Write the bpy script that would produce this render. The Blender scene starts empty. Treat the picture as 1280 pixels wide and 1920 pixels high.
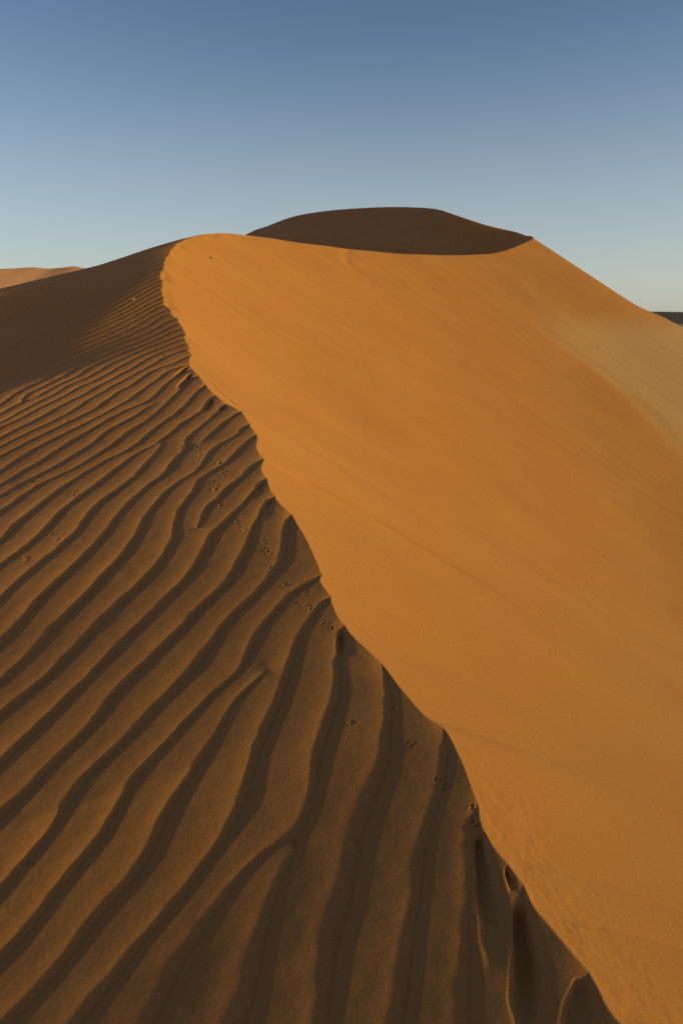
import bpy, math, random
import numpy as np

# ------------------------------------------------------------------ basics
rng = np.random.RandomState(7)
random.seed(7)
SC = bpy.context.scene
COL = SC.collection
EYE = 12.0                       # camera height above the valley datum
PITCH = math.radians(16.0)
F = 1280.0                       # focal length in pixels of the 1280x1920 frame
CP, SP = math.cos(PITCH), math.sin(PITCH)
SUN_EL, SUN_AZ = math.radians(10.0), math.radians(101.0)   # azimuth clockwise from +Y
SUN = np.array([math.sin(SUN_AZ) * math.cos(SUN_EL), math.cos(SUN_AZ) * math.cos(SUN_EL), math.sin(SUN_EL)])


def ray(px, py):
    """Direction of a view ray (x right, y forward, z up), y normalised to 1."""
    dx = (np.asarray(px, float) - 640.0) / F
    dy = (960.0 - np.asarray(py, float)) / F
    ry = CP + dy * SP
    rz = -SP + dy * CP
    return dx / ry, rz / ry


def smooth(a, b, x):
    t = np.clip((x - a) / (b - a), 0, 1)
    return t * t * (3 - 2 * t)


# lattice noise ------------------------------------------------------
_L = rng.rand(256, 256).astype(np.float32)


def noise(x, y):
    xi = np.floor(x).astype(np.int64); yi = np.floor(y).astype(np.int64)
    fx = (x - xi).astype(np.float32); fy = (y - yi).astype(np.float32)
    fx = fx * fx * fx * (fx * (fx * 6 - 15) + 10); fy = fy * fy * fy * (fy * (fy * 6 - 15) + 10)
    x0 = xi & 255; x1 = (xi + 1) & 255; y0 = yi & 255; y1 = (yi + 1) & 255
    a = _L[x0, y0]; b = _L[x1, y0]; c = _L[x0, y1]; d = _L[x1, y1]
    return (a + (b - a) * fx + (c - a) * fy + (a - b - c + d) * fx * fy) * 2 - 1


def fbm(x, y, n=4):
    s = 0; a = 1; t = 0
    for i in range(n):
        s = s + a * noise(x * 2 ** i + 17.3 * i, y * 2 ** i + 5.1 * i); t += a; a *= .5
    return s / t


# ------------------------------------------------------------------ crest line
CREST = [  # (x, y) on the brink and height above the eye
    (1290, 2120, -1.47), (1165, 1920, -1.46), (1120, 1850, -1.46), (1075, 1790, -1.455), (1030, 1735, -1.45),
    (1000, 1700, -1.45), (975, 1655, -1.45), (950, 1618, -1.45), (928, 1590, -1.45), (905, 1548, -1.45), (893, 1505, -1.45),
    (880, 1462, -1.45), (868, 1430, -1.45), (850, 1395, -1.45), (825, 1362, -1.45), (800, 1345, -1.45),
    (760, 1300, -1.44), (700, 1230, -1.43), (660, 1190, -1.42), (636, 1160, -1.41), (617, 1115, -1.40),
    (602, 1090, -1.39), (600, 1072, -1.39), (585, 1030, -1.37), (570, 1000, -1.36), (550, 970, -1.35), (525, 943, -1.33),
    (508, 920, -1.31), (504, 905, -1.30), (493, 887, -1.285), (491, 876, -1.28), (494, 864, -1.27), (486, 850, -1.25), (482, 838, -1.24), (484, 822, -1.22),
    (476, 807, -1.20), (468, 795, -1.18), (452, 771, -1.13), (425, 757, -1.06), (410, 745, -1.02), (400, 737, -.99), (385, 720, -.94),
    (367, 697, -.86), (358, 688, -.82), (357, 676, -.78), (360, 668, -.75), (351, 645, -.65), (343, 624, -.53), (333, 605, -.38),
    (322, 587, -.18), (312, 575, .0), (308, 560, .25), (306, 548, .48), (306, 535, .75), (305, 520, 1.05), (310, 495, 1.55), (318, 465, 2.15),
    (330, 448, 2.6), (348, 438, 3.0), (375, 433.5, 3.3), (400, 433, 3.55), (430, 434.5, 3.7), (460, 437, 3.8), (510, 446, 3.85), (555, 454, 3.85),
    (605, 460, 3.9), (650, 466, 3.95), (700, 471, 4.0), (745, 475, 4.1), (790, 477, 4.25), (825, 478, 4.4), (860, 478, 4.6), (895, 477, 4.85), (920, 475.5, 5.1), (945, 470, 5.5), (965, 463, 6.0),
    (985, 454, 6.7), (1000, 445, 7.5)]
BACK = [(985, 440, 7.9), (960, 434, 8.5), (900, 418, 10.0), (850, 401, 11.6), (820, 392, 12.6), (790, 389, 13.6), (745, 387.5, 15.0), (700, 388.5, 16.3), (640, 392, 17.9), (600, 396.5, 18.8), (560, 403, 19.3), (530, 412, 19.2), (500, 424, 18.6), (470, 435, 17.9)]
pts = []
for px, py, z in CREST + BACK:
    sx, sz = ray(px, py)
    y = z / sz if abs(sz) > 1e-4 else 15.0
    pts.append((px, py, z, y))
# depth is smoothed along the brink so that pixel jitter near eye level does not fold it
P = np.array(pts)
nC = len(CREST)
yy = P[:, 3].copy()
for i in range(len(P)):
    if abs(P[i, 2]) < .6:                                   # near eye level: depth from neighbours
        yy[i] = np.nan
k = np.arange(len(P)); ok = ~np.isnan(yy)
ln = np.interp(k, k[ok], np.log(yy[ok]))
for it in range(12):
    l2 = ln.copy(); l2[1:-1] = .25 * ln[:-2] + .5 * ln[1:-1] + .25 * ln[2:]
    l2[nC - 3:nC + 1] = ln[nC - 3:nC + 1]
    ln = l2
yy = np.exp(ln)
sx, sz = ray(P[:, 0], P[:, 1])
C3 = np.stack([sx * yy, yy, sz * yy], 1)
tail = np.array([[-30., 200., 12], [-40., 230., 4.], [-50, 260, -4]])
head = np.array([[1.35, .25, -1.50], [2.0, -1.2, -1.6], [4.0, -6., -2.0], [8.0, -16., -3.5], [14, -34, -7.]])[::-1]
C3 = np.concatenate([head, C3[1:], tail])


def catmull(Pn, n):
    out = []
    Q = np.concatenate([2 * Pn[:1] - Pn[1:2], Pn, 2 * Pn[-1:] - Pn[-2:-1]])
    for i in range(1, len(Q) - 2):
        p0, p1, p2, p3 = Q[i - 1], Q[i], Q[i + 1], Q[i + 2]
        d0 = np.linalg.norm(p1 - p0) ** .5 + 1e-6; d1 = np.linalg.norm(p2 - p1) ** .5 + 1e-6; d2 = np.linalg.norm(p3 - p2) ** .5 + 1e-6
        m1 = ((p1 - p0) / d0 - (p2 - p0) / (d0 + d1) + (p2 - p1) / d1) * d1
        m2 = ((p2 - p1) / d1 - (p3 - p1) / (d1 + d2) + (p3 - p2) / d2) * d1
        for j in range(n):
            t = j / n
            out.append((2 * t**3 - 3 * t**2 + 1) * p1 + (t**3 - 2 * t**2 + t) * m1 + (-2 * t**3 + 3 * t**2) * p2 + (t**3 - t**2) * m2)
    out.append(Pn[-1])
    return np.array(out)



def resample(Pn, step0, grow):
    """points along a polyline, spaced finer near the camera."""
    fine_ = catmull(Pn, 24)
    L = np.concatenate([[0], np.cumsum(np.linalg.norm(np.diff(fine_[:, :2], axis=0), axis=1))])
    t = [0.0]
    while t[-1] < L[-1]:
        q = np.array([np.interp(t[-1], L, fine_[:, 0]), np.interp(t[-1], L, fine_[:, 1])])
        t.append(t[-1] + step0 + grow * np.hypot(*q))
    t = np.array(t[:-1] + [L[-1]])
    return np.stack([np.interp(t, L, fine_[:, i]) for i in range(3)], 1), t


def smooth_curve(Pn, sig):
    """gaussian smoothing along the arc, the width growing with distance."""
    Q, t = resample(Pn, .06, .012)
    sg = sig(np.hypot(Q[:, 0], Q[:, 1]), Q[:, 1])
    W = np.exp(-.5 * ((t[:, None] - t[None]) / sg[:, None]) ** 2) * np.gradient(t)[None]
    W /= W.sum(1, keepdims=True)
    return W @ Q


class Line:
    """a polyline in plan with heights: signed distance (positive on the slip side), arc length, height at the foot."""

    def __init__(self, P):
        self.P = P; self.A = P[:-1, :2]; self.D = P[1:, :2] - self.A; self.L2 = (self.D ** 2).sum(1) + 1e-12
        sg = np.sqrt(self.L2); self.seg = sg
        un = self.D / sg[:, None]; self.T = np.concatenate([un[:1], un[:-1] + un[1:], un[-1:]])
        S = np.concatenate([[0], np.cumsum(sg)]); self.S = S - S[np.argmin(np.hypot(P[:, 0], P[:, 1]))]

    def __call__(self, x, y):
        n = len(x); sd = np.empty(n); ss = np.empty(n); zz = np.empty(n); ch = max(2000, int(3e6 / len(self.A)))
        A, D, L2, P, S = self.A.astype(np.float32), self.D.astype(np.float32), self.L2.astype(np.float32), self.P, self.S
        xf = x.astype(np.float32); yf = y.astype(np.float32)
        for a in range(0, n, ch):
            px = xf[a:a + ch, None] - A[None, :, 0]; py = yf[a:a + ch, None] - A[None, :, 1]
            t = np.clip((px * D[:, 0] + py * D[:, 1]) / L2, 0, 1)
            px -= t * D[:, 0]; py -= t * D[:, 1]
            j = (px * px + py * py).argmin(1); r = np.arange(len(j))
            X, Y_ = x[a:a + ch], y[a:a + ch]
            ax = X - self.A[j, 0]; ay = Y_ - self.A[j, 1]
            tj = np.clip((ax * self.D[j, 0] + ay * self.D[j, 1]) / self.L2[j], 0, 1)
            d = np.hypot(ax - tj * self.D[j, 0], ay - tj * self.D[j, 1])
            # at a corner the side is taken from the mean direction of the two segments that meet there
            v = j + (tj > .5); cx = self.T[v, 0] * (Y_ - P[v, 1]) - self.T[v, 1] * (X - P[v, 0])
            cr = np.where((tj <= 0) | (tj >= 1), cx, self.D[j, 0] * ay - self.D[j, 1] * ax)
            sd[a:a + ch] = -np.sign(cr) * d
            ss[a:a + ch] = S[j] + tj * self.seg[j]
            zz[a:a + ch] = P[j, 2] + tj * (P[j + 1, 2] - P[j, 2])
        return sd, ss, zz


def gblur(g, s):
    r = int(3 * s) + 1
    kx = np.exp(-.5 * (np.arange(-r, r + 1) / s) ** 2); kx /= kx.sum()
    p = np.pad(g, ((r, r), (0, 0)), mode='edge'); g = sum(kx[i] * p[i:i + g.shape[0]] for i in range(2 * r + 1))
    p = np.pad(g, ((0, 0), (r, r)), mode='edge'); g = sum(kx[i] * p[:, i:i + g.shape[1]] for i in range(2 * r + 1))
    return g


def bil(g, x, y, x0, y0, h):
    u = np.clip((x - x0) / h, 0, g.shape[0] - 1.001); v = np.clip((y - y0) / h, 0, g.shape[1] - 1.001)
    i = u.astype(int); j = v.astype(int); fu = u - i; fv = v - j
    return (g[i, j] * (1 - fu) + g[i + 1, j] * fu) * (1 - fv) + (g[i, j + 1] * (1 - fu) + g[i + 1, j + 1] * fu) * fv


def smax(a, b, k):
    h = np.clip(.5 + .5 * (a - b) / k, 0, 1)
    return b + (a - b) * h + k * h * (1 - h)


FLOOR = -10.5
SIG = lambda r, y: np.where(y < 40, .45 + .05 * r, 1.0)
_r1 = smooth_curve(C3, SIG); _r2 = smooth_curve(C3, lambda r, y: np.where(y < 45, .9 + .11 * r, 1.2))
_wz = smooth(25, 36, _r1[:, 1]); _r1[:, 2] = _r2[:, 2] * (1 - _wz) + _r1[:, 2] * _wz
RIDGE = Line(_r1)                                          # smooth ridge that carries the windward slope
TILT_S = [-30, 0, 6, 12, 16, 20, 25, 32, 40, 75, 95, 170]
TILT_A = [.12, .125, .145, .18, .215, .245, .235, .225, .23, .34, .36, .36]


DROP = 0.0                                                 # roll-over shaped to throw the far flank into shade, added once the tilt is found


def stoss_of(sd, s, zc):
    a = np.interp(s, TILT_S, TILT_A); d = -sd
    b = np.interp(s, [-30, 0, 10, 25, 60, 140], [.002, .002, .005, .004, .004, .004])
    lip = DROP * np.interp(s, [-30, 12.5, 15, 18, 22, 26, 40, 75, 170], [0, 0, .10, .24, .32, .36, .42, .7, .7])
    d0 = np.interp(s, [12, 15, 17, 20, 24, 30], [3.6, 2.9, 1.9, .55, .0, .0])
    return np.where(d > 0, zc - a * d - b * d * d - lip * smooth(0, 1, (d - d0) / np.interp(s, [14, 20, 26], [3.2, 3.8, 4.5])), zc - a * np.maximum(d, -3))


def stoss(x, y):
    return stoss_of(*RIDGE(x, y))


# the windward slope lies just about along the sun's rays: its tilt is found from the angle it makes with them
SOL_S = np.arange(-2, 22.01, .75)
SOL_T = np.interp(SOL_S, [-2, 1, 3, 10, 14, 17, 20, 22], [.058, .056, .055, .055, .045, .03, -.005, -.02])
TILT_S = np.array(list(SOL_S) + [25, 32, 40, 75, 95, 170]); TILT_A = np.array(list(np.interp(SOL_S, [-2, 6, 12, 16, 20, 25], [.13, .15, .18, .21, .25, .25])) + [.17, .15, .16, .34, .36, .36])
TILT_S = np.concatenate([[-30], TILT_S]); TILT_A = np.concatenate([[.13], TILT_A])
for it in range(5):
    k0 = np.array([np.argmin(np.abs(RIDGE.S - v)) for v in SOL_S])
    tg_ = RIDGE.P[np.minimum(k0 + 3, len(RIDGE.P) - 1), :2] - RIDGE.P[k0 - 3, :2]; tg_ /= np.linalg.norm(tg_, axis=1, keepdims=True)
    err = 0
    for dd in (.6, 1.3, 2.2):
        qx = RIDGE.P[k0, 0] - tg_[:, 1] * dd; qy = RIDGE.P[k0, 1] + tg_[:, 0] * dd; h = .06
        sx_ = (stoss(qx + h, qy) - stoss(qx - h, qy)) / (2 * h); sy_ = (stoss(qx, qy + h) - stoss(qx, qy - h)) / (2 * h)
        err = err + ((SUN[2] - sx_ * SUN[0] - sy_ * SUN[1]) / np.sqrt(1 + sx_**2 + sy_**2) - SOL_T) / 3
    err = np.convolve(np.pad(err, 2, mode='edge'), [.15, .22, .26, .22, .15], 'valid')
    TILT_A[1:1 + len(SOL_S)] += .8 * err
TILT_A[0] = TILT_A[1]
DROP = 1.0


def unproject(px, py, rmin=.8, rmax=170, surf=None, n=420):
    """march view rays onto a surface given as z(x, y) relative to the eye."""
    px = np.asarray(px, float); py = np.asarray(py, float)
    mx, mz = ray(px, py)
    ys = np.exp(np.linspace(math.log(rmin), math.log(rmax), n))
    X = mx[:, None] * ys; Y = np.repeat(ys[None], len(px), 0); Z = mz[:, None] * ys
    d = Z - (surf or stoss)(X.ravel(), Y.ravel()).reshape(Z.shape)
    res = np.full((len(px), 2), np.nan)
    for i in range(len(px)):
        j = np.where(d[i] < 0)[0]
        if len(j) == 0 or j[0] == 0: continue
        j = j[0]; t = d[i, j - 1] / (d[i, j - 1] - d[i, j])
        yv = ys[j - 1] + t * (ys[j] - ys[j - 1]); res[i] = mx[i] * yv, yv
    return res


# the brink itself: where the photograph shows it, laid on the windward slope
BR = C3.copy()
cp = np.array(CREST, float)
q = unproject(cp[:, 0], cp[:, 1], rmin=.3)
for i in range(1, nC):
    jj = len(head) + i - 1
    if cp[i, 1] > 500 and not np.isnan(q[i, 0]):
        k_ = 1 - smooth(12, 19, np.array(C3[jj, 1]))
        BR[jj, :2] = C3[jj, :2] * (1 - k_) + q[i] * k_
bp = resample(BR, .012, .003)[0]
tg = np.gradient(bp[:, :2], axis=0); tg /= np.linalg.norm(tg, axis=1, keepdims=True) + 1e-9
bs = np.concatenate([[0], np.cumsum(np.linalg.norm(np.diff(bp[:, :2], axis=0), axis=1))])
bd = np.hypot(bp[:, 0], bp[:, 1])
bt = (.10 * np.abs(noise(bs * 1.5, bs * 0 + 2)) + .07 * np.abs(noise(bs * 3.4, bs * 0 + 6)) - .05) * smooth(10, 17, bd) * (1 - smooth(29, 45, bd))
bp[:, 0] -= tg[:, 1] * bt; bp[:, 1] += tg[:, 0] * bt
bp[:, 2] = stoss(bp[:, 0], bp[:, 1])
BRINK = Line(bp)
bm_ = smooth_curve(np.concatenate([bp[::6], bp[-1:]]), SIG)
BRM = Line(bm_)                                            # slightly smoothed brink for the body of the slip face


def slip_env(x, y):
    sub = bm_[::2].astype(np.float32)
    n = len(x); out = np.empty(n); ch = 12000
    xf = x.astype(np.float32); yf = y.astype(np.float32)
    for a in range(0, n, ch):
        d = np.sqrt((xf[a:a + ch, None] - sub[None, :, 0]) ** 2 + (yf[a:a + ch, None] - sub[None, :, 1]) ** 2)
        out[a:a + ch] = (sub[None, :, 2] - .62 * d).max(1)
    return out


GX0, GY0, GH = -60., -50., .8
gx, gy = np.meshgrid(np.arange(GX0, 130, GH), np.arange(GY0, 200, GH), indexing='ij')
gsd, gss, gzz = BRM(gx.ravel(), gy.ravel())
genv = slip_env(gx.ravel(), gy.ravel())
genv = np.where(gsd > 0, genv, gzz + .62 * np.minimum(-gsd, 14)).reshape(gx.shape)
G1 = gblur(genv, 2.0); G2 = gblur(genv, 6.0)


def height0(x, y):
    """large form without ripples (z relative to the eye)."""
    st = stoss(x, y)
    sm, s, zm = BRM(x, y)
    sd = sm.copy(); zj = zm.copy()
    near = np.where(np.abs(sm) < 3.0)[0]
    sd[near], _, zj[near] = BRINK(x[near], y[near])
    k = smooth(.0, 1, np.abs(sm) / np.interp(np.hypot(x, y), [8, 14], [1.6, .30])); kk = smooth(2.0, 2.9, np.abs(sm))
    sd = sd * (1 - kk) + sm * kk
    slip = (zj - .62 * sd) * (1 - k) + (zm - .62 * sm) * k
    idx = np.where(sm > .8)[0]
    b1 = bil(G1, x[idx], y[idx], GX0, GY0, GH); b2 = bil(G2, x[idx], y[idx], GX0, GY0, GH)
    w2 = smooth(8, 22, sm[idx]); w = smooth(1.0, 7.0, sm[idx])
    slip[idx] = slip[idx] * (1 - w) + (b1 + (b2 - b1) * w2) * w
    apron = -1.4 - .42 * (x - 34) - .5 * np.maximum(68 - y, 0) - .3 * np.maximum(y - 84, 0)
    slip = slip + (smax(slip, apron, 1.4) - slip) * smooth(6, 13, sd) * smooth(26, 31, x)
    z = np.where(sd > 0, slip, st)
    return smax(z, np.full_like(z, FLOOR), 3.0), sd, s, slip, st


def surf0(x, y):
    return height0(x, y)[0]


# ------------------------------------------------------------------ ripple field (order numbers of the crests, with their forks)
RIP = {
    -19: [(200, 587), (309, 528)], -18: [(200, 594), (306, 536)], -17: [(0, 676), (200, 600), (306, 546)],
    -16: [(0, 686), (200, 607), (308, 553)], -15: [(0, 697), (200, 619), (309, 564)], -14: [(0, 706), (200, 627), (310, 568)],
    -13: [(0, 716), (200, 636), (318, 580)], -12: [(0, 732), (160, 664), (200, 645), (318, 585)],
    -11: [(0, 759), (25, 741), (50, 727), (87, 710), (160, 674), (200, 654), (225, 645), (250, 635), (277, 624), (300, 610), (329, 595)],
    -10: [(0, 776), (21, 764), (42, 752), (56, 737), (77, 727), (111, 710), (130, 699), (160, 684), (334, 606)],
    -9: [(62, 747), (87, 734), (112, 720), (144, 706), (160, 695), (339, 614)],
    -8: [(0, 792), (25, 779), (52, 764), (75, 752), (110, 734), (129, 722), (160, 709), (344, 624)],
    -7: [(5, 799), (31, 787), (60, 772), (90, 757), (125, 739), (144, 727), (160, 721), (346, 633)],
    -6: [(0, 821), (30, 804), (54, 794), (66, 787), (92, 772), (120, 757), (160, 737), (351, 641)],
    -5: [(0, 838), (22, 826), (46, 814), (75, 801), (97, 791), (116, 781), (160, 752), (192, 734), (212, 722), (239, 709), (255, 699), (272, 691), (291, 680), (304, 671), (320, 664), (354, 651)],
    -4: [(0, 856), (24, 841), (41, 834), (59, 824), (80, 814), (100, 805), (125, 792), (150, 780), (180, 765), (195, 752), (216, 737), (241, 724), (262, 710), (280, 699), (295, 690), (320, 683)],
    -3: [(0, 884), (26, 865), (46, 854), (71, 837), (107, 819), (124, 811), (160, 793), (185, 780), (204, 769), (222, 760), (241, 749), (255, 736), (272, 726), (295, 711), (320, 694)],
    -2: [(0, 908), (26, 894), (47, 880), (75, 866), (95, 851), (112, 840), (129, 829), (160, 811), (206, 784), (229, 771), (241, 765), (266, 756), (277, 750), (295, 736), (307, 722), (320, 712)],
    -1: [(0, 929), (29, 914), (55, 899), (100, 876), (126, 861), (149, 845), (160, 839), (181, 824), (211, 802), (241, 786), (266, 771), (281, 761), (290, 757)],
    0: [(0, 959), (29, 939), (40, 930), (62, 915), (80, 906), (110, 891), (137, 879), (160, 865), (191, 847), (202, 839), (222, 824), (247, 804), (266, 794), (282, 782), (295, 770), (310, 757), (320, 747)],
    1: [(0, 1014), (25, 987), (55, 961), (87, 936), (112, 916), (139, 897), (160, 885), (185, 871), (206, 859), (237, 845), (257, 832), (270, 821), (291, 802), (322, 781), (345, 761)],
    2: [(0, 1057), (45, 1027), (75, 1000), (110, 962), (160, 922), (182, 906), (202, 890), (227, 870), (247, 856), (266, 844), (285, 836)],
    3: [(0, 1120), (40, 1080), (75, 1050), (120, 1015), (145, 992), (167, 962), (190, 939), (214, 922), (235, 907), (254, 892), (270, 874), (286, 856), (301, 834), (321, 810), (342, 791), (369, 775), (381, 761)],
    4: [(0, 1202), (32, 1170), (62, 1132), (100, 1095), (135, 1060), (175, 1020), (200, 992), (222, 962), (245, 939), (266, 919), (280, 906), (305, 890), (317, 872), (330, 859), (344, 842), (347, 830), (357, 815), (379, 797), (399, 779), (411, 769), (416, 761)],
    5: [(386, 820), (400, 809), (421, 790), (440, 777)],
    6: [(0, 1277), (32, 1247), (65, 1215), (97, 1177), (135, 1137), (167, 1107), (210, 1060), (255, 1000), (272, 965), (296, 939), (317, 916), (336, 901), (362, 887), (375, 875), (384, 860), (396, 842), (405, 837), (421, 827), (440, 817), (454, 802)],
    7: [(0, 1335), (65, 1285), (125, 1230), (160, 1192), (200, 1150), (240, 1112), (285, 1065), (317, 1020), (327, 990), (338, 955), (362, 920), (375, 897), (386, 890), (399, 882), (430, 860), (442, 847), (452, 836), (465, 825), (475, 815)],
    8: [(389, 950), (407, 935), (431, 911), (450, 896), (460, 884), (475, 870), (486, 861)],
    9: [(0, 1425), (75, 1355), (155, 1280), (180, 1252), (220, 1212), (250, 1180), (287, 1145), (320, 1112), (352, 1077), (375, 1042), (392, 1005), (415, 985), (430, 967), (450, 952), (462, 935), (472, 920), (485, 907), (494, 895)],
    10: [(0, 1525), (65, 1465), (150, 1375), (220, 1290), (270, 1242), (320, 1190), (345, 1167), (382, 1132), (425, 1090), (440, 1060), (460, 1022), (475, 985), (487, 955), (497, 941), (508, 931)],
    11: [(0, 1665), (75, 1575), (160, 1450), (250, 1365), (320, 1290), (370, 1235), (405, 1190), (427, 1160), (460, 1132), (492, 1100), (515, 1070), (527, 1022), (532, 990), (537, 967)],
    12: [(0, 1790), (100, 1665), (200, 1540), (270, 1430), (340, 1355), (415, 1285), (440, 1265), (462, 1220), (495, 1170), (537, 1120), (552, 1107), (570, 1095), (597, 1075)],
    13: [(10, 1915), (100, 1820), (190, 1700), (260, 1620), (300, 1540), (350, 1455), (400, 1380), (440, 1310), (460, 1290)],
    14: [(140, 1915), (250, 1780), (350, 1665), (410, 1580), (450, 1500), (475, 1410), (510, 1330), (530, 1275), (537, 1247), (550, 1210), (582, 1155), (615, 1115)],
    15: [(280, 1915), (340, 1795), (400, 1705), (450, 1640), (500, 1592), (535, 1575)],
    16: [(445, 1915), (475, 1810), (505, 1705), (530, 1630), (546, 1603), (560, 1548), (584, 1469), (591, 1415), (609, 1362), (622, 1325), (628, 1275), (627, 1222), (632, 1185), (640, 1165)],
    17: [(600, 1915), (615, 1780), (640, 1695), (660, 1600), (684, 1509), (703, 1462), (716, 1415), (719, 1369), (725, 1325), (719, 1281), (700, 1231)],
    18: [(740, 1915), (757, 1830), (772, 1730), (783, 1655), (790, 1605), (796, 1570), (812, 1510), (825, 1460), (828, 1420), (826, 1387), (812, 1358)],
    19: [(868, 1915), (872, 1800), (872, 1700), (876, 1600), (880, 1530)],
}
# (pixel of fork, pixel the missing side points to, lower-numbered side is counter-clockwise of that, first number beyond the gap)
FORK = [((500, 1262), (590, 1110), True, 14), ((545, 1588), (600, 1320), True, 16), ((300, 831), (360, 772), True, 2.5),
        ((294, 756), (350, 705), True, -.5), ((56, 749), (0, 783), False, -8.5), ((376, 830), (330, 895), False, 5.5), ((372, 990), (300, 1090), False, 8.5)]
forks = []
for v, c, ccw, lim in FORK:
    q = unproject([v[0], c[0]], [v[1], c[1]])
    forks.append((q[0], math.atan2(q[1, 1] - q[0, 1], q[1, 0] - q[0, 0]), ccw, lim))


def fork_T(f, x, y):
    v, th, ccw, lim = f
    a = np.mod(np.arctan2(y - v[1], x - v[0]) - th, 2 * math.pi) / (2 * math.pi)
    return a if ccw else 1 - a


def warp(x, y):
    r = np.hypot(x, y) + .3
    k = r ** -.45
    return x * k, y * k


dx_, dl_ = [], []
for n, l in RIP.items():
    a = np.array(l, float)
    q = unproject(a[:, 0], a[:, 1])
    for i in range(len(q)):
        if not np.isnan(q[i, 0]):
            dx_.append(q[i]); dl_.append(n)
dx_ = np.array(dx_); dl_ = np.array(dl_, float)
psi = dl_.copy()
for f in forks:
    T = fork_T(f, dx_[:, 0], dx_[:, 1])
    hi = dl_ > f[3] - .01
    T = np.where(~hi & (T > .75), T - 1, np.where(hi & (T < .25), T + 1, T))
    psi -= T
wu, wv = warp(dx_[:, 0], dx_[:, 1])


def tps_k(r2):
    return .5 * r2 * np.log(r2 + 1e-9)


n = len(psi)
K = tps_k((wu[:, None] - wu) ** 2 + (wv[:, None] - wv) ** 2) + .0006 * np.eye(n)
Pm = np.stack([np.ones(n), wu, wv], 1)
M = np.block([[K, Pm], [Pm.T, np.zeros((3, 3))]])
sol = np.linalg.solve(M, np.concatenate([psi, np.zeros(3)]))
print('ripple points', n, 'residual', np.abs(K @ sol[:n] + Pm @ sol[n:] - psi).max())


def ripple_phase(x, y):
    out = np.empty(len(x)); ch = 20000
    u, v = warp(x, y)
    for a in range(0, len(x), ch):
        r2 = (u[a:a + ch, None] - wu) ** 2 + (v[a:a + ch, None] - wv) ** 2
        out[a:a + ch] = tps_k(r2) @ sol[:n] + sol[n] + sol[n + 1] * u[a:a + ch] + sol[n + 2] * v[a:a + ch]
    for f in forks:
        out += fork_T(f, x, y)
    return out


# ripple cross section: short flank away from the sun, then a crest that falls ever faster to a sharp trough
_u = np.linspace(0, 1, 513); _c = .22
_sl = np.where(_u < _c, 2 * (1 - _c) / (_c * 3.5) * (1 - _u / _c), -1.0 * ((_u - _c) / (1 - _c)) ** 2.5)
_sl = np.convolve(np.concatenate([_sl[-41:-1], _sl, _sl[1:41]]), np.hanning(31) / np.hanning(31).sum(), 'same')[40:-40]
_sl -= _sl[:-1].mean()
_pr = np.concatenate([[0], np.cumsum(.5 * (_sl[1:] + _sl[:-1])) / 512])
_pr -= _pr.mean()


def ripple_profile(ph):
    return np.interp(np.mod(ph - .12, 1.0), _u, _pr)


# ------------------------------------------------------------------ hollows at the brink, animal prints, slumps
HOLLOW = [  # (pixel path, radius in pixels, depth m)
    ([(493, 905), (480, 922), (462, 945)], 9, .016), ([(508, 938), (500, 955), (488, 985)], 9, .016),
    ([(640, 1185), (643, 1210), (645, 1240)], 14, .022), ([(352, 688), (338, 698), (325, 712)], 5, .05), ([(357, 702), (344, 718), (335, 730)], 7, .05),
    ([(398, 748), (390, 763), (380, 775)], 5, .04), ([(420, 761), (414, 770)], 5, .035),
    ([(899, 1570), (908, 1640), (922, 1730), (932, 1850)], 23, .028), ([(948, 1628), (956, 1648), (962, 1680)], 8, .016),
    ([(972, 1705), (982, 1790), (992, 1880), (1000, 1990)], 32, .036), ([(1088, 1850), (1080, 1930), (1080, 2000)], 36, .014)]
PRINT = []
for (ax, ay, sp, m) in [(372, 822, 9, 3), (376, 838, 9, 4), (383, 856, 8, 3), (408, 869, 11, 6), (428, 838, 6, 3), (414, 887, 9, 5), (405, 905, 9, 2), (414, 921, 10, 5),
                        (408, 940, 9, 3), (418, 948, 8, 3), (440, 985, 10, 4), (470, 1000, 12, 5), (482, 1020, 14, 6), (495, 1035, 10, 5), (520, 1068, 12, 5),
                        (545, 1103, 14, 5), (570, 1108, 8, 2), (565, 1138, 14, 4), (605, 1175, 14, 4), (648, 1358, 12, 3), (768, 1395, 9, 3), (824, 1467, 11, 3), (842, 1478, 8, 2),
                        (882, 1512, 9, 2), (880, 1535, 8, 2), (895, 1547, 6, 2), (125, 785, 8, 3), (300, 652, 8, 3), (312, 663, 8, 3), (68, 905, 8, 3), (135, 928, 10, 3), (110, 1005, 12, 4),
                        (305, 712, 6, 2), (680, 1570, 10, 2), (730, 1330, 10, 2), (55, 1050, 8, 2), (240, 700, 5, 2)]:
    for i in range(m):
        PRINT.append((ax + random.uniform(-sp, sp) * 1.25, ay + random.uniform(-sp, sp) * .6, random.uniform(1.8, 2.8)))


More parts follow.
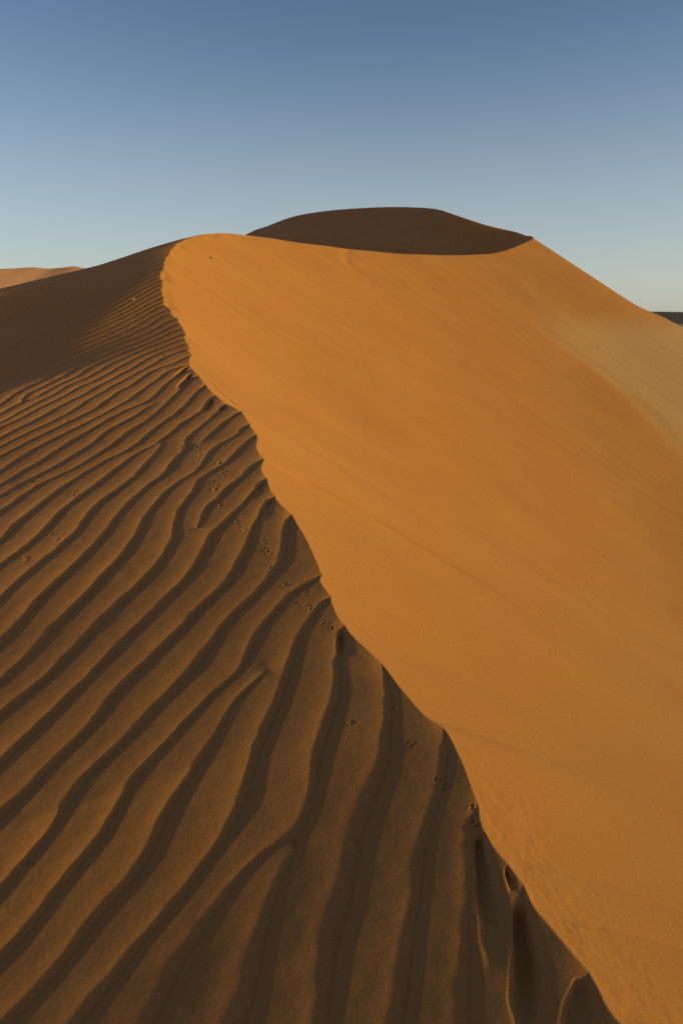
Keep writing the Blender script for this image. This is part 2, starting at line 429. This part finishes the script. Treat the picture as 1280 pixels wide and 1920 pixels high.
def detail(x, y, z, sd, s, slip, st, lam=None):
    r = np.hypot(x, y)
    m = (sd < .5) & (r < 60) & (y > -3)
    idx = np.where(m)[0]
    xs, ys = x[idx], y[idx]
    ph = ripple_phase(xs, ys)
    if lam is None:                                        # structured fan: wave length from the differences along rows and columns
        full = np.zeros(len(x)); full[idx] = ph
        gph = full.reshape(nr, na)
        dr = np.diff(gph, axis=0, append=gph[-1:]); dr -= np.round(dr)
        da = np.diff(gph, axis=1, append=gph[:, :1]); da -= np.round(da)
        g = np.hypot(dr / np.diff(RR, append=RR[-1] * 1.01)[:, None], da / (RR[:, None] * np.diff(AZ, append=AZ[0] + 2 * math.pi)[None])).ravel()[idx]
        lam = 1 / np.maximum(g, 1e-3)
    lam = np.clip(lam, .06, .36)
    ph = ph + .055 * fbm(xs * 2.6, ys * 2.6, 3) + .012 * fbm(xs * 9, ys * 9, 2)
    h = ripple_profile(ph)
    steep = STEEP * (1 + .22 * fbm(xs * 1.3 + 9, ys * 1.3, 2))
    fade = 1 - .75 * smooth(18, 27, r[idx])
    rip = h * lam * steep * fade
    rip += .0016 * fbm(xs * 7, ys * 7, 3) + .004 * fbm(xs * 1.1, ys * 1.1, 2)
    st = st.copy(); st[idx] += rip
    lift = np.zeros_like(x)
    # hollows
    for path, rp, dep in HOLL3D:
        w = np.where((np.abs(xs - path[:, 0].mean()) < 1.5 + 4 * rp) & (np.abs(ys - path[:, 1].mean()) < 1.5 + 4 * rp))[0]
        if not len(w): continue
        xw, yw = xs[w], ys[w]
        xw = xw + .14 * rp * noise(xw / rp * .6 + 3, yw / rp * .6); yw = yw + .14 * rp * noise(xw / rp * .6, yw / rp * .6 + 8)
        best = np.full(len(w), 9.); sgn = np.zeros(len(w)); dpt = np.zeros(len(w)); N = len(path) - 1
        for a in range(N):
            p, q = path[a], path[a + 1]; dvec = q - p
            t = np.clip(((xw - p[0]) * dvec[0] + (yw - p[1]) * dvec[1]) / (dvec @ dvec), 0, 1)
            tt = (a + t) / N
            rad = rp * (.3 + .8 * np.sin(math.pi * np.clip(tt * .6 + .06, 0, 1)))
            ex, ey = xw - p[0] - t * dvec[0], yw - p[1] - t * dvec[1]
            dd = np.hypot(ex, ey) / rad
            side = -np.sign(dvec[0] * (yw - p[1]) - dvec[1] * (xw - p[0])) * dd
            if dvec[1] < 0: side = -side                       # + is towards the brink
            u_ = dd < best
            best = np.where(u_, dd, best); sgn = np.where(u_, side, sgn); dpt = np.where(u_, dep * (1 - smooth(.3, 1.0, tt)), dpt)
        st[idx[w]] -= dpt * np.where(sgn < 0, 1 - smooth(.45, 1.15, best), 1 - smooth(.1, 1.7, best))
    for (cx, cy, rr, dep) in PRINT3D:
        w = np.where((np.abs(xs - cx) < 4 * rr) & (np.abs(ys - cy) < 4 * rr))[0]
        if len(w):
            tu, tv = (xs[w] - cx) / rr, (ys[w] - cy) / rr
            an = .9 + .8 * math.sin(cx * 57 + cy * 91); ca, sa = math.cos(an), math.sin(an)
            d = np.hypot((tu * ca + tv * sa) * .62, (tv * ca - tu * sa) * 1.25) * (1 + .25 * noise(tu * 1.1 + cx * 9, tv * 1.1))
            st[idx[w]] += -dep * np.exp(-d ** 2) + .22 * dep * np.exp(-((d - 1.5) / .55) ** 2)
    # slip face: avalanche tongues running down from the brink
    sl = slip.copy()
    k = np.where((sd > -.05) & (r < 150))[0]
    u = s[k] + .10 * sd[k]
    streak = .5 * noise(u * .55 + 3, sd[k] * .03) + .3 * noise(u * 1.5, sd[k] * .05 + 7) + .2 * noise(u * 4, sd[k] * .08 + 3)
    fw = np.interp(s[k], [-5, 3, 8, 14, 22, 40, 70], [.0, .008, .012, .02, .034, .036, .036])
    sl[k] += fw * streak * smooth(.0, 1.2, sd[k]) * (1 - smooth(25, 45, sd[k]))
    sl[k] += .012 * fbm(x[k] * .8, y[k] * .8, 3) * smooth(.1, 1.5, sd[k])
    sl[k] += .25 * fbm(x[k] * .07 + 4, y[k] * .07, 2) * smooth(4, 14, sd[k])
    for path, wid, dep in GUL3D:
        lo = path.min(0) - 4 * wid.max(); hi_ = path.max(0) + 4 * wid.max()
        g = k[(x[k] > lo[0]) & (x[k] < hi_[0]) & (y[k] > lo[1]) & (y[k] < hi_[1])]
        if not len(g): continue
        xw = x[g] + .5 * wid.mean() * noise(x[g] / wid.mean() * .25, y[g] / wid.mean() * .25); yw = y[g]
        best = np.full(len(g), 9.); fa = np.zeros(len(g)); N = len(path) - 1
        for a in range(N):
            p, q = path[a], path[a + 1]; dvec = q - p
            t = np.clip(((xw - p[0]) * dvec[0] + (yw - p[1]) * dvec[1]) / (dvec @ dvec), 0, 1)
            dd = np.hypot(xw - p[0] - t * dvec[0], yw - p[1] - t * dvec[1]) / (wid[a] + t * (wid[a + 1] - wid[a]))
            u_ = dd < best; best = np.where(u_, dd, best); fa = np.where(u_, (a + t) / N, fa)
        sl[g] -= dep * np.exp(-best ** 2) * smooth(0, .15, fa) * (1 - smooth(.55, 1, fa)) * smooth(0, .25, sd[g])
    # rough crumbled sand just under the near brink
    wr = (1 - smooth(.12, .42, sd[k])) * smooth(0, .03, sd[k]) * (1 - smooth(1.7, 2.4, r[k]))
    sl[k] += wr * .0035 * fbm(x[k] * 22, y[k] * 14, 3)
    # ripples push the brink out or in: the lower of the two surfaces wins close to it
    z2 = np.where(np.abs(sd) < .3, np.minimum(sl, st), np.where(sd > 0, sl, st))
    return smax(z2, np.full_like(z2, FLOOR) + .15 * fbm(x * .2, y * .2, 3), 3.0)


GULLY = [  # (pixel path on the sunlit face, half width px, depth m)
    ([(318, 498), (360, 527), (420, 568), (480, 612), (540, 660)], 8, .04), ([(500, 868), (580, 905), (700, 970), (800, 1030), (900, 1092), (1000, 1160)], 16, .05),
    ([(362, 690), (395, 722), (440, 760), (500, 800)], 5, .02), ([(360, 440), (400, 470), (440, 503), (500, 550)], 8, .03), ([(455, 440), (500, 470), (560, 510)], 8, .05),
    ([(605, 462), (650, 495), (720, 545)], 8, .06), ([(985, 592), (1015, 615), (1060, 648), (1110, 684), (1170, 730), (1225, 792), (1270, 845), (1320, 900)], 22, .09), ([(896, 1509), (925, 1547), (958, 1592)], 7, .012), ([(960, 1610), (1010, 1670), (1080, 1745)], 9, .006)]
GUL3D = []
for path, wp, dep in GULLY:
    a = np.array(path, float); a[:, 0] += 4
    q = unproject(a[:, 0], a[:, 1], surf=surf0); q = q[~np.isnan(q[:, 0])]
    if len(q) > 1: GUL3D.append((q, wp / F * np.hypot(q[:, 0], q[:, 1]), dep))
HOLL3D = []
for path, rp, dep in HOLLOW:
    a = np.array(path, float)
    q = unproject(a[:, 0], a[:, 1]); q = q[~np.isnan(q[:, 0])]
    if len(q) > 1:
        HOLL3D.append((q, rp / F * np.hypot(q[:, 0], q[:, 1]).mean() * 1.15, dep))
a = np.array(PRINT)
q = unproject(a[:, 0], a[:, 1])
PRINT3D = []
for i in range(len(a)):
    if not np.isnan(q[i, 0]):
        d = math.hypot(*q[i]); PRINT3D.append((q[i, 0], q[i, 1], min(a[i, 2] / F * d * 1.1, .02) + .002, .003 + .0008 * min(d, 8)))

# ------------------------------------------------------------------ the dune mesh: a fan of rows and columns, finest where the ripples are near
fine = np.radians(np.linspace(-38, 38, 1300))
coarse = np.radians(np.linspace(38, 322, 150))[1:-1]
AZ = np.concatenate([fine, coarse])
RR = np.concatenate([np.exp(np.linspace(math.log(.35), math.log(1.05), 60))[:-1], np.exp(np.linspace(math.log(1.05), math.log(30), 1650))[:-1],
                     np.exp(np.linspace(math.log(30), math.log(190), 640))[:-1], np.exp(np.linspace(math.log(190), math.log(260), 30))])
na, nr = len(AZ), len(RR)
X = (RR[:, None] * np.sin(AZ)).ravel(); Y = (RR[:, None] * np.cos(AZ)).ravel()
STEEP = .29
z, sd, s, slip, st = height0(X, Y)
kr, kc = 6, 8
assert na % kc == 0
ri = np.arange(0, nr + kr, kr); lr = np.interp(ri, np.arange(nr), np.log(RR)); lr[-1] = lr[-2] + (lr[-2] - lr[-3]) if ri[-1] > nr - 1 else lr[-1]
ci = np.arange(0, na, kc)
SX = (np.exp(lr)[:, None] * np.sin(AZ[ci])).ravel(); SY = (np.exp(lr)[:, None] * np.cos(AZ[ci])).ravel()
SZ = stoss(SX, SY).reshape(len(ri), len(ci))


def spline_up(g, n, k, wrap):
    """uniform cubic B-spline through a control row, sampled k times per cell."""
    g = np.concatenate([g[-1:] if wrap else 2 * g[:1] - g[1:2], g, g[:2] if wrap else np.repeat(g[-1:], 2, 0)])
    i = np.arange(n) // k; t = ((np.arange(n) % k) / k)[:, None]
    w0 = (1 - t) ** 3 / 6; w1 = (3 * t**3 - 6 * t**2 + 4) / 6; w2 = (-3 * t**3 + 3 * t**2 + 3 * t + 1) / 6; w3 = t**3 / 6
    return w0 * g[i] + w1 * g[i + 1] + w2 * g[i + 2] + w3 * g[i + 3]


st2 = spline_up(spline_up(SZ, nr, kr, False).T, na, kc, True).T.ravel()
wn = (sd < .35) & (np.abs(np.tile(np.where(AZ > math.pi, AZ - 2 * math.pi, AZ), nr)) < math.radians(36)) & (np.hypot(X, Y) < 180)
st = np.where(wn, st2, st)
Z = detail(X, Y, z, sd, s, slip, st)
edge = smooth(180, 258, np.hypot(X, Y))
Z = Z * (1 - edge) + (FLOOR - 1.2) * edge
V = np.stack([X, Y, Z + EYE], 1)
V = np.concatenate([V, [[0, 0, float(height0(np.array([0.]), np.array([0.]))[0][0]) + EYE]]])
i0 = (np.arange(nr - 1)[:, None] * na + np.arange(na)).ravel()
i1 = (np.arange(nr - 1)[:, None] * na + (np.arange(na) + 1) % na).ravel()
quads = np.stack([i0, i0 + na, i1 + na, i1], 1)
tris = np.stack([np.full(na, nr * na), np.arange(na), (np.arange(na) + 1) % na], 1)


def mesh_from(name, V, quads, tris=None):
    me = bpy.data.meshes.new(name)
    nl = quads.size + (0 if tris is None else tris.size)
    npoly = len(quads) + (0 if tris is None else len(tris))
    me.vertices.add(len(V)); me.vertices.foreach_set('co', np.ascontiguousarray(V, np.float32).ravel())
    me.loops.add(nl); me.polygons.add(npoly)
    lv = quads.ravel() if tris is None else np.concatenate([quads.ravel(), tris.ravel()])
    me.loops.foreach_set('vertex_index', lv.astype(np.int32))
    st_ = np.arange(len(quads)) * 4
    if tris is not None:
        st_ = np.concatenate([st_, quads.size + np.arange(len(tris)) * 3])
    me.polygons.foreach_set('loop_start', st_.astype(np.int32))
    me.polygons.foreach_set('use_smooth', np.ones(npoly, bool))
    me.update(calc_edges=True)
    o = bpy.data.objects.new(name, me); COL.objects.link(o)
    return o


dune = mesh_from('sand_dune', V, quads, tris)
# where the paler, greyer valley-floor sand lies (a soil type, by place)
toe = unproject([1010, 1040, 1100, 1170, 1225, 1275], [612, 640, 685, 735, 790, 850], surf=surf0)
print('toe', toe.tolist())
pale = np.zeros(len(V), np.float32)
TOE = np.array([[19., 68.], [20, 62], [22., 56.], [24, 50], [26, 45], [28., 40.]])
good = ~np.isnan(toe[:, 0])
if good.sum() >= 3:
    TOE = toe[good]
TOE = TOE[np.argsort(-TOE[:, 1])]
xe = np.interp(-Y, -TOE[:, 1], TOE[:, 0])
dpl = X - xe + .9 * fbm(X * .12, Y * .12, 3)
pale[:-1] = smooth(-1.6, 3.2, dpl) * smooth(20, 30, Y) * (1 - smooth(-1.6, 1.2, Z - .9 * fbm(X * .1, Y * .1, 3)))
at = dune.data.attributes.new('pale_sand', 'FLOAT', 'POINT'); at.data.foreach_set('value', pale)


# ------------------------------------------------------------------ materials
def sand_material(name, col, col2, dark=1.0, grain=True, attr=None):
    m = bpy.data.materials.new(name); m.use_nodes = True
    nt = m.node_tree; N = nt.nodes; Lk = nt.links
    b = N['Principled BSDF']; b.inputs['Roughness'].default_value = .95; b.inputs['Specular IOR Level'].default_value = .12
    b.inputs['Diffuse Roughness'].default_value = .6
    g = N.new('ShaderNodeNewGeometry')

    def nz(scale, det, rough=.55):
        t = N.new('ShaderNodeTexNoise'); t.inputs['Scale'].default_value = scale; t.inputs['Detail'].default_value = det; t.inputs['Roughness'].default_value = rough
        Lk.new(g.outputs['Position'], t.inputs['Vector']); return t

    def mix(a, bb, fac, mode='MIX'):
        x = N.new('ShaderNodeMix'); x.data_type = 'RGBA'; x.blend_type = mode
        for sk, v in ((x.inputs['A'], a), (x.inputs['B'], bb)):
            if isinstance(v, tuple): sk.default_value = v
            else: Lk.new(v, sk)
        if isinstance(fac, float): x.inputs['Factor'].default_value = fac
        else: Lk.new(fac, x.inputs['Factor'])
        return x.outputs['Result']

    def ramp(sock, lo, hi):
        r = N.new('ShaderNodeMapRange'); r.inputs['From Min'].default_value = lo; r.inputs['From Max'].default_value = hi
        Lk.new(sock, r.inputs['Value']); return r.outputs['Result']
    c = mix(col, col2, ramp(nz(.35, 5).outputs['Fac'], .35, .65))
    if attr:
        a = N.new('ShaderNodeAttribute'); a.attribute_name = attr
        c = mix(c, (.49, .25, .112, 1), a.outputs['Fac'])
    if grain:
        n1 = nz(380, 2, .7); n2 = nz(1400, 1, .6)
        c = mix(c, mix(c, (.70, .68, .66, 1), 1.0, 'MULTIPLY'), ramp(n1.outputs['Fac'], .46, .74))
        c = mix(c, mix(c, (1.25, 1.22, 1.18, 1), 1.0, 'MULTIPLY'), ramp(n2.outputs['Fac'], .52, .78))
        b1 = N.new('ShaderNodeBump'); b1.inputs['Strength'].default_value = .42; b1.inputs['Distance'].default_value = .0016
        Lk.new(n1.outputs['Fac'], b1.inputs['Height'])
        b2 = N.new('ShaderNodeBump'); b2.inputs['Strength'].default_value = .16; b2.inputs['Distance'].default_value = .006
        Lk.new(nz(60, 4).outputs['Fac'], b2.inputs['Height']); Lk.new(b1.outputs['Normal'], b2.inputs['Normal'])
        Lk.new(b2.outputs['Normal'], b.inputs['Normal'])
    Lk.new(c, b.inputs['Base Color'])
    return m


dune.data.materials.append(sand_material('orange_sand', (.47, .183, .054, 1), (.44, .168, .050, 1), attr='pale_sand'))
dune['kind'] = 'structure'
dune['label'] = 'tall orange sand dune with a sharp winding brink, rippled shaded side and smooth sunlit slip face'
dune['category'] = 'dune'


# ------------------------------------------------------------------ far country
def hill_field(name, x0, x1, y0, y1, fn, nx, ny, mat):
    gx, gy = np.meshgrid(np.linspace(x0, x1, nx), np.linspace(y0, y1, ny), indexing='ij')
    zz = fn(gx.ravel(), gy.ravel())
    Vv = np.stack([gx.ravel(), gy.ravel(), zz], 1)
    i = (np.arange(nx - 1)[:, None] * ny + np.arange(ny - 1)).ravel()
    o = mesh_from(name, Vv, np.stack([i, i + ny, i + ny + 1, i + 1], 1))
    o.data.materials.append(mat); o['kind'] = 'structure'
    return o


gm = sand_material('plain_sand', (.36, .19, .08, 1), (.30, .16, .075, 1), grain=False)
gr = np.exp(np.linspace(math.log(100), math.log(30000), 60)); ga = np.radians(np.linspace(0, 360, 181))[:-1]
GX = (gr[:, None] * np.sin(ga)).ravel(); GY = (gr[:, None] * np.cos(ga)).ravel()
GZ = np.full_like(GX, EYE + FLOOR - .9)
i0 = (np.arange(59)[:, None] * 180 + np.arange(180)).ravel(); i1 = (np.arange(59)[:, None] * 180 + (np.arange(180) + 1) % 180).ravel()
gv = np.concatenate([np.stack([GX, GY, GZ], 1), [[0, 0, EYE + FLOOR - .9 - 2]]])
ground = mesh_from('ground', gv, np.stack([i0, i0 + 180, i1 + 180, i1], 1))
ground.data.materials.append(gm); ground['kind'] = 'structure'


def ridge(cx, cy, L, W, H, rot, wob, seed):
    c, s_ = math.cos(rot), math.sin(rot)

    def f(x, y):
        u = (x - cx) * c + (y - cy) * s_; v = -(x - cx) * s_ + (y - cy) * c
        v = v + wob * np.sin(u / L * 5 + seed)
        prof = np.where(v > 0, np.clip(1 - v / (W * .62), 0, 1) ** 1.15, np.clip(1 + v / W, 0, 1) ** 1.4)
        return H * prof * np.clip(1 - np.abs(u / L) ** 2.2, 0, 1) * (1 + .18 * np.sin(u / L * 4 + seed) + .1 * np.sin(u / L * 11 + 2 * seed))
    return f


GZ0 = EYE + FLOOR - 1.5
far_mat = sand_material('far_pink_sand', (.48, .22, .13, 1), (.45, .20, .115, 1), grain=False)


def left_dunes(x, y):
    # long sunlit ridge seen past the left flank
    bx = [-900, -420, -330, -300, -274, -258, -242, -233, -222, -205, -150, 100]
    bz = [20, 33, 39, 41.2, 42.2, 40.6, 41.8, 42.3, 40.5, 36, 28, 0]
    top = np.interp(x, bx, bz)
    yc = 620 + 25 * np.sin(x / 60.)
    v = y - yc
    prof = np.where(v > 0, np.clip(1 - v / 220, 0, 1), np.clip(1 + v / 230, 0, 1) ** 1.25)
    zz = GZ0 + (EYE - GZ0 + top) * prof
    return zz + 1.2 * fbm(x * .02, y * .02, 3)


ld = hill_field('far_dune', -900, 150, 380, 860, left_dunes, 240, 120, far_mat)
ld['label'] = 'distant pale orange dune ridge seen past the dark left flank'
ld['category'] = 'dune'
dark_mat = sand_material('dark_hill', (.085, .06, .045, 1), (.11, .075, .05, 1), grain=False)  # dark brown base colour over all of the hills


def right_hills(x, y):
    v = y - 1500 - .1 * (x - 700)
    top = np.interp(x, [200, 560, 640, 720, 800, 900, 1100, 1600], [8, 16.5, 19.5, 18, 16.5, 18, 14, 2])
    prof = np.where(v > 0, np.clip(1 - v / 500, 0, 1), np.clip(1 + v / 420, 0, 1) ** 1.3)
    return GZ0 + (EYE - GZ0 + top * .5) * prof + .8 * fbm(x * .015, y * .015, 3)


rh = hill_field('hills', 200, 1700, 1050, 2050, right_hills, 150, 100, dark_mat)
rh['label'] = 'low dark hills on the horizon beyond the foot of the dune'
rh['category'] = 'hills'


# ------------------------------------------------------------------ the two small stones the photograph shows
def stone(name, px, py, size, col, label, flat):
    q = unproject([px], [py], surf=surf0)[0]
    h = height0(np.array([q[0]]), np.array([q[1]]))
    zz = detail(np.array([q[0]]), np.array([q[1]]), *h, lam=np.array([.2]))[0]
    import bmesh
    bm = bmesh.new(); bmesh.ops.create_icosphere(bm, subdivisions=3, radius=size)
    r2 = random.Random(int(px))
    ax = [(r2.uniform(-1, 1), r2.uniform(-1, 1), r2.uniform(-1, 1)) for _ in range(7)]
    for v in bm.verts:
        d = v.co.normalized(); k = 1
        for a in ax:
            dd = d.x * a[0] + d.y * a[1] + d.z * a[2]
            if dd > .62: k -= .5 * (dd - .62)
        v.co *= k; v.co.z *= flat; v.co.x *= 1.25
    me = bpy.data.meshes.new(name); bm.to_mesh(me); bm.free()
    o = bpy.data.objects.new(name, me); COL.objects.link(o)
    o.location = (q[0], q[1], zz + EYE + size * flat * .35)
    m = bpy.data.materials.new(name + '_rock'); m.use_nodes = True
    b = m.node_tree.nodes['Principled BSDF']; b.inputs['Roughness'].default_value = .8
    t = m.node_tree.nodes.new('ShaderNodeTexNoise'); t.inputs['Scale'].default_value = 40
    cr = m.node_tree.nodes.new('ShaderNodeValToRGB')
    cr.color_ramp.elements[0].color = tuple(c * .7 for c in col) + (1,); cr.color_ramp.elements[1].color = tuple(col) + (1,)
    m.node_tree.links.new(t.outputs['Fac'], cr.inputs['Fac']); m.node_tree.links.new(cr.outputs['Color'], b.inputs['Base Color'])
    me.materials.append(m)
    o['label'] = label; o['category'] = 'stone'
    return o


stone('stone', 251, 562, .035, (.75, .6, .5), 'small pale stone lying among the ripples on the shaded side below the peak', .8)
stone('stone', 395, 483, .06, (.16, .09, .05), 'small dark stone lying on the sunlit slip face just under the near peak', .6)

# ------------------------------------------------------------------ camera
cam = bpy.data.cameras.new('camera'); co = bpy.data.objects.new('camera', cam); COL.objects.link(co)
cam.sensor_fit = 'VERTICAL'; cam.sensor_height = 36.0; cam.lens = 36.0 * F / 1920.0
cam.clip_start = .05; cam.clip_end = 60000
co.location = (0, 0, EYE); co.rotation_euler = (math.pi / 2 - PITCH, 0, 0)
cam.dof.use_dof = True; cam.dof.focus_distance = 5.0; cam.dof.aperture_fstop = 5.0
SC.camera = co

# ------------------------------------------------------------------ light
sl = bpy.data.lights.new('sun', 'SUN'); so = bpy.data.objects.new('sun', sl); COL.objects.link(so)
sl.energy = 4.3; sl.angle = math.radians(1.8); sl.color = (1.0, .86, .19)
from mathutils import Vector
so.rotation_euler = Vector((-SUN[0], -SUN[1], -SUN[2])).to_track_quat('-Z', 'Y').to_euler()
so.location = (60, -20, 60)
w = bpy.data.worlds.new('World'); SC.world = w; w.use_nodes = True
nt = w.node_tree; bg = nt.nodes['Background']
sk = nt.nodes.new('ShaderNodeTexSky'); sk.sky_type = 'NISHITA'; sk.sun_disc = False
sk.sun_elevation = SUN_EL; sk.sun_rotation = SUN_AZ; sk.altitude = 600; sk.air_density = .85; sk.dust_density = 1.3; sk.ozone_density = 1.8
tc = nt.nodes.new('ShaderNodeTexCoord'); sp = nt.nodes.new('ShaderNodeSeparateXYZ'); nt.links.new(tc.outputs['Generated'], sp.inputs[0])
mr = nt.nodes.new('ShaderNodeMapRange'); mr.interpolation_type = 'SMOOTHSTEP'      # pale dusty air low in the sky
mr.inputs['From Min'].default_value = -.02; mr.inputs['From Max'].default_value = .36; mr.inputs['To Min'].default_value = .55; mr.inputs['To Max'].default_value = 0
nt.links.new(sp.outputs['Z'], mr.inputs['Value'])
mx = nt.nodes.new('ShaderNodeMix'); mx.data_type = 'RGBA'; nt.links.new(mr.outputs['Result'], mx.inputs['Factor'])
nt.links.new(sk.outputs['Color'], mx.inputs['A']); mx.inputs['B'].default_value = (4.6, 4.7, 4.35, 1)
nt.links.new(mx.outputs['Result'], bg.inputs['Color']); bg.inputs['Strength'].default_value = .13

SC.view_settings.view_transform = 'Standard'; SC.view_settings.look = 'None'
SC.view_settings.exposure = 0.0; SC.view_settings.gamma = 1.0
SC.render.engine = 'CYCLES'
SC.cycles.use_denoising = False
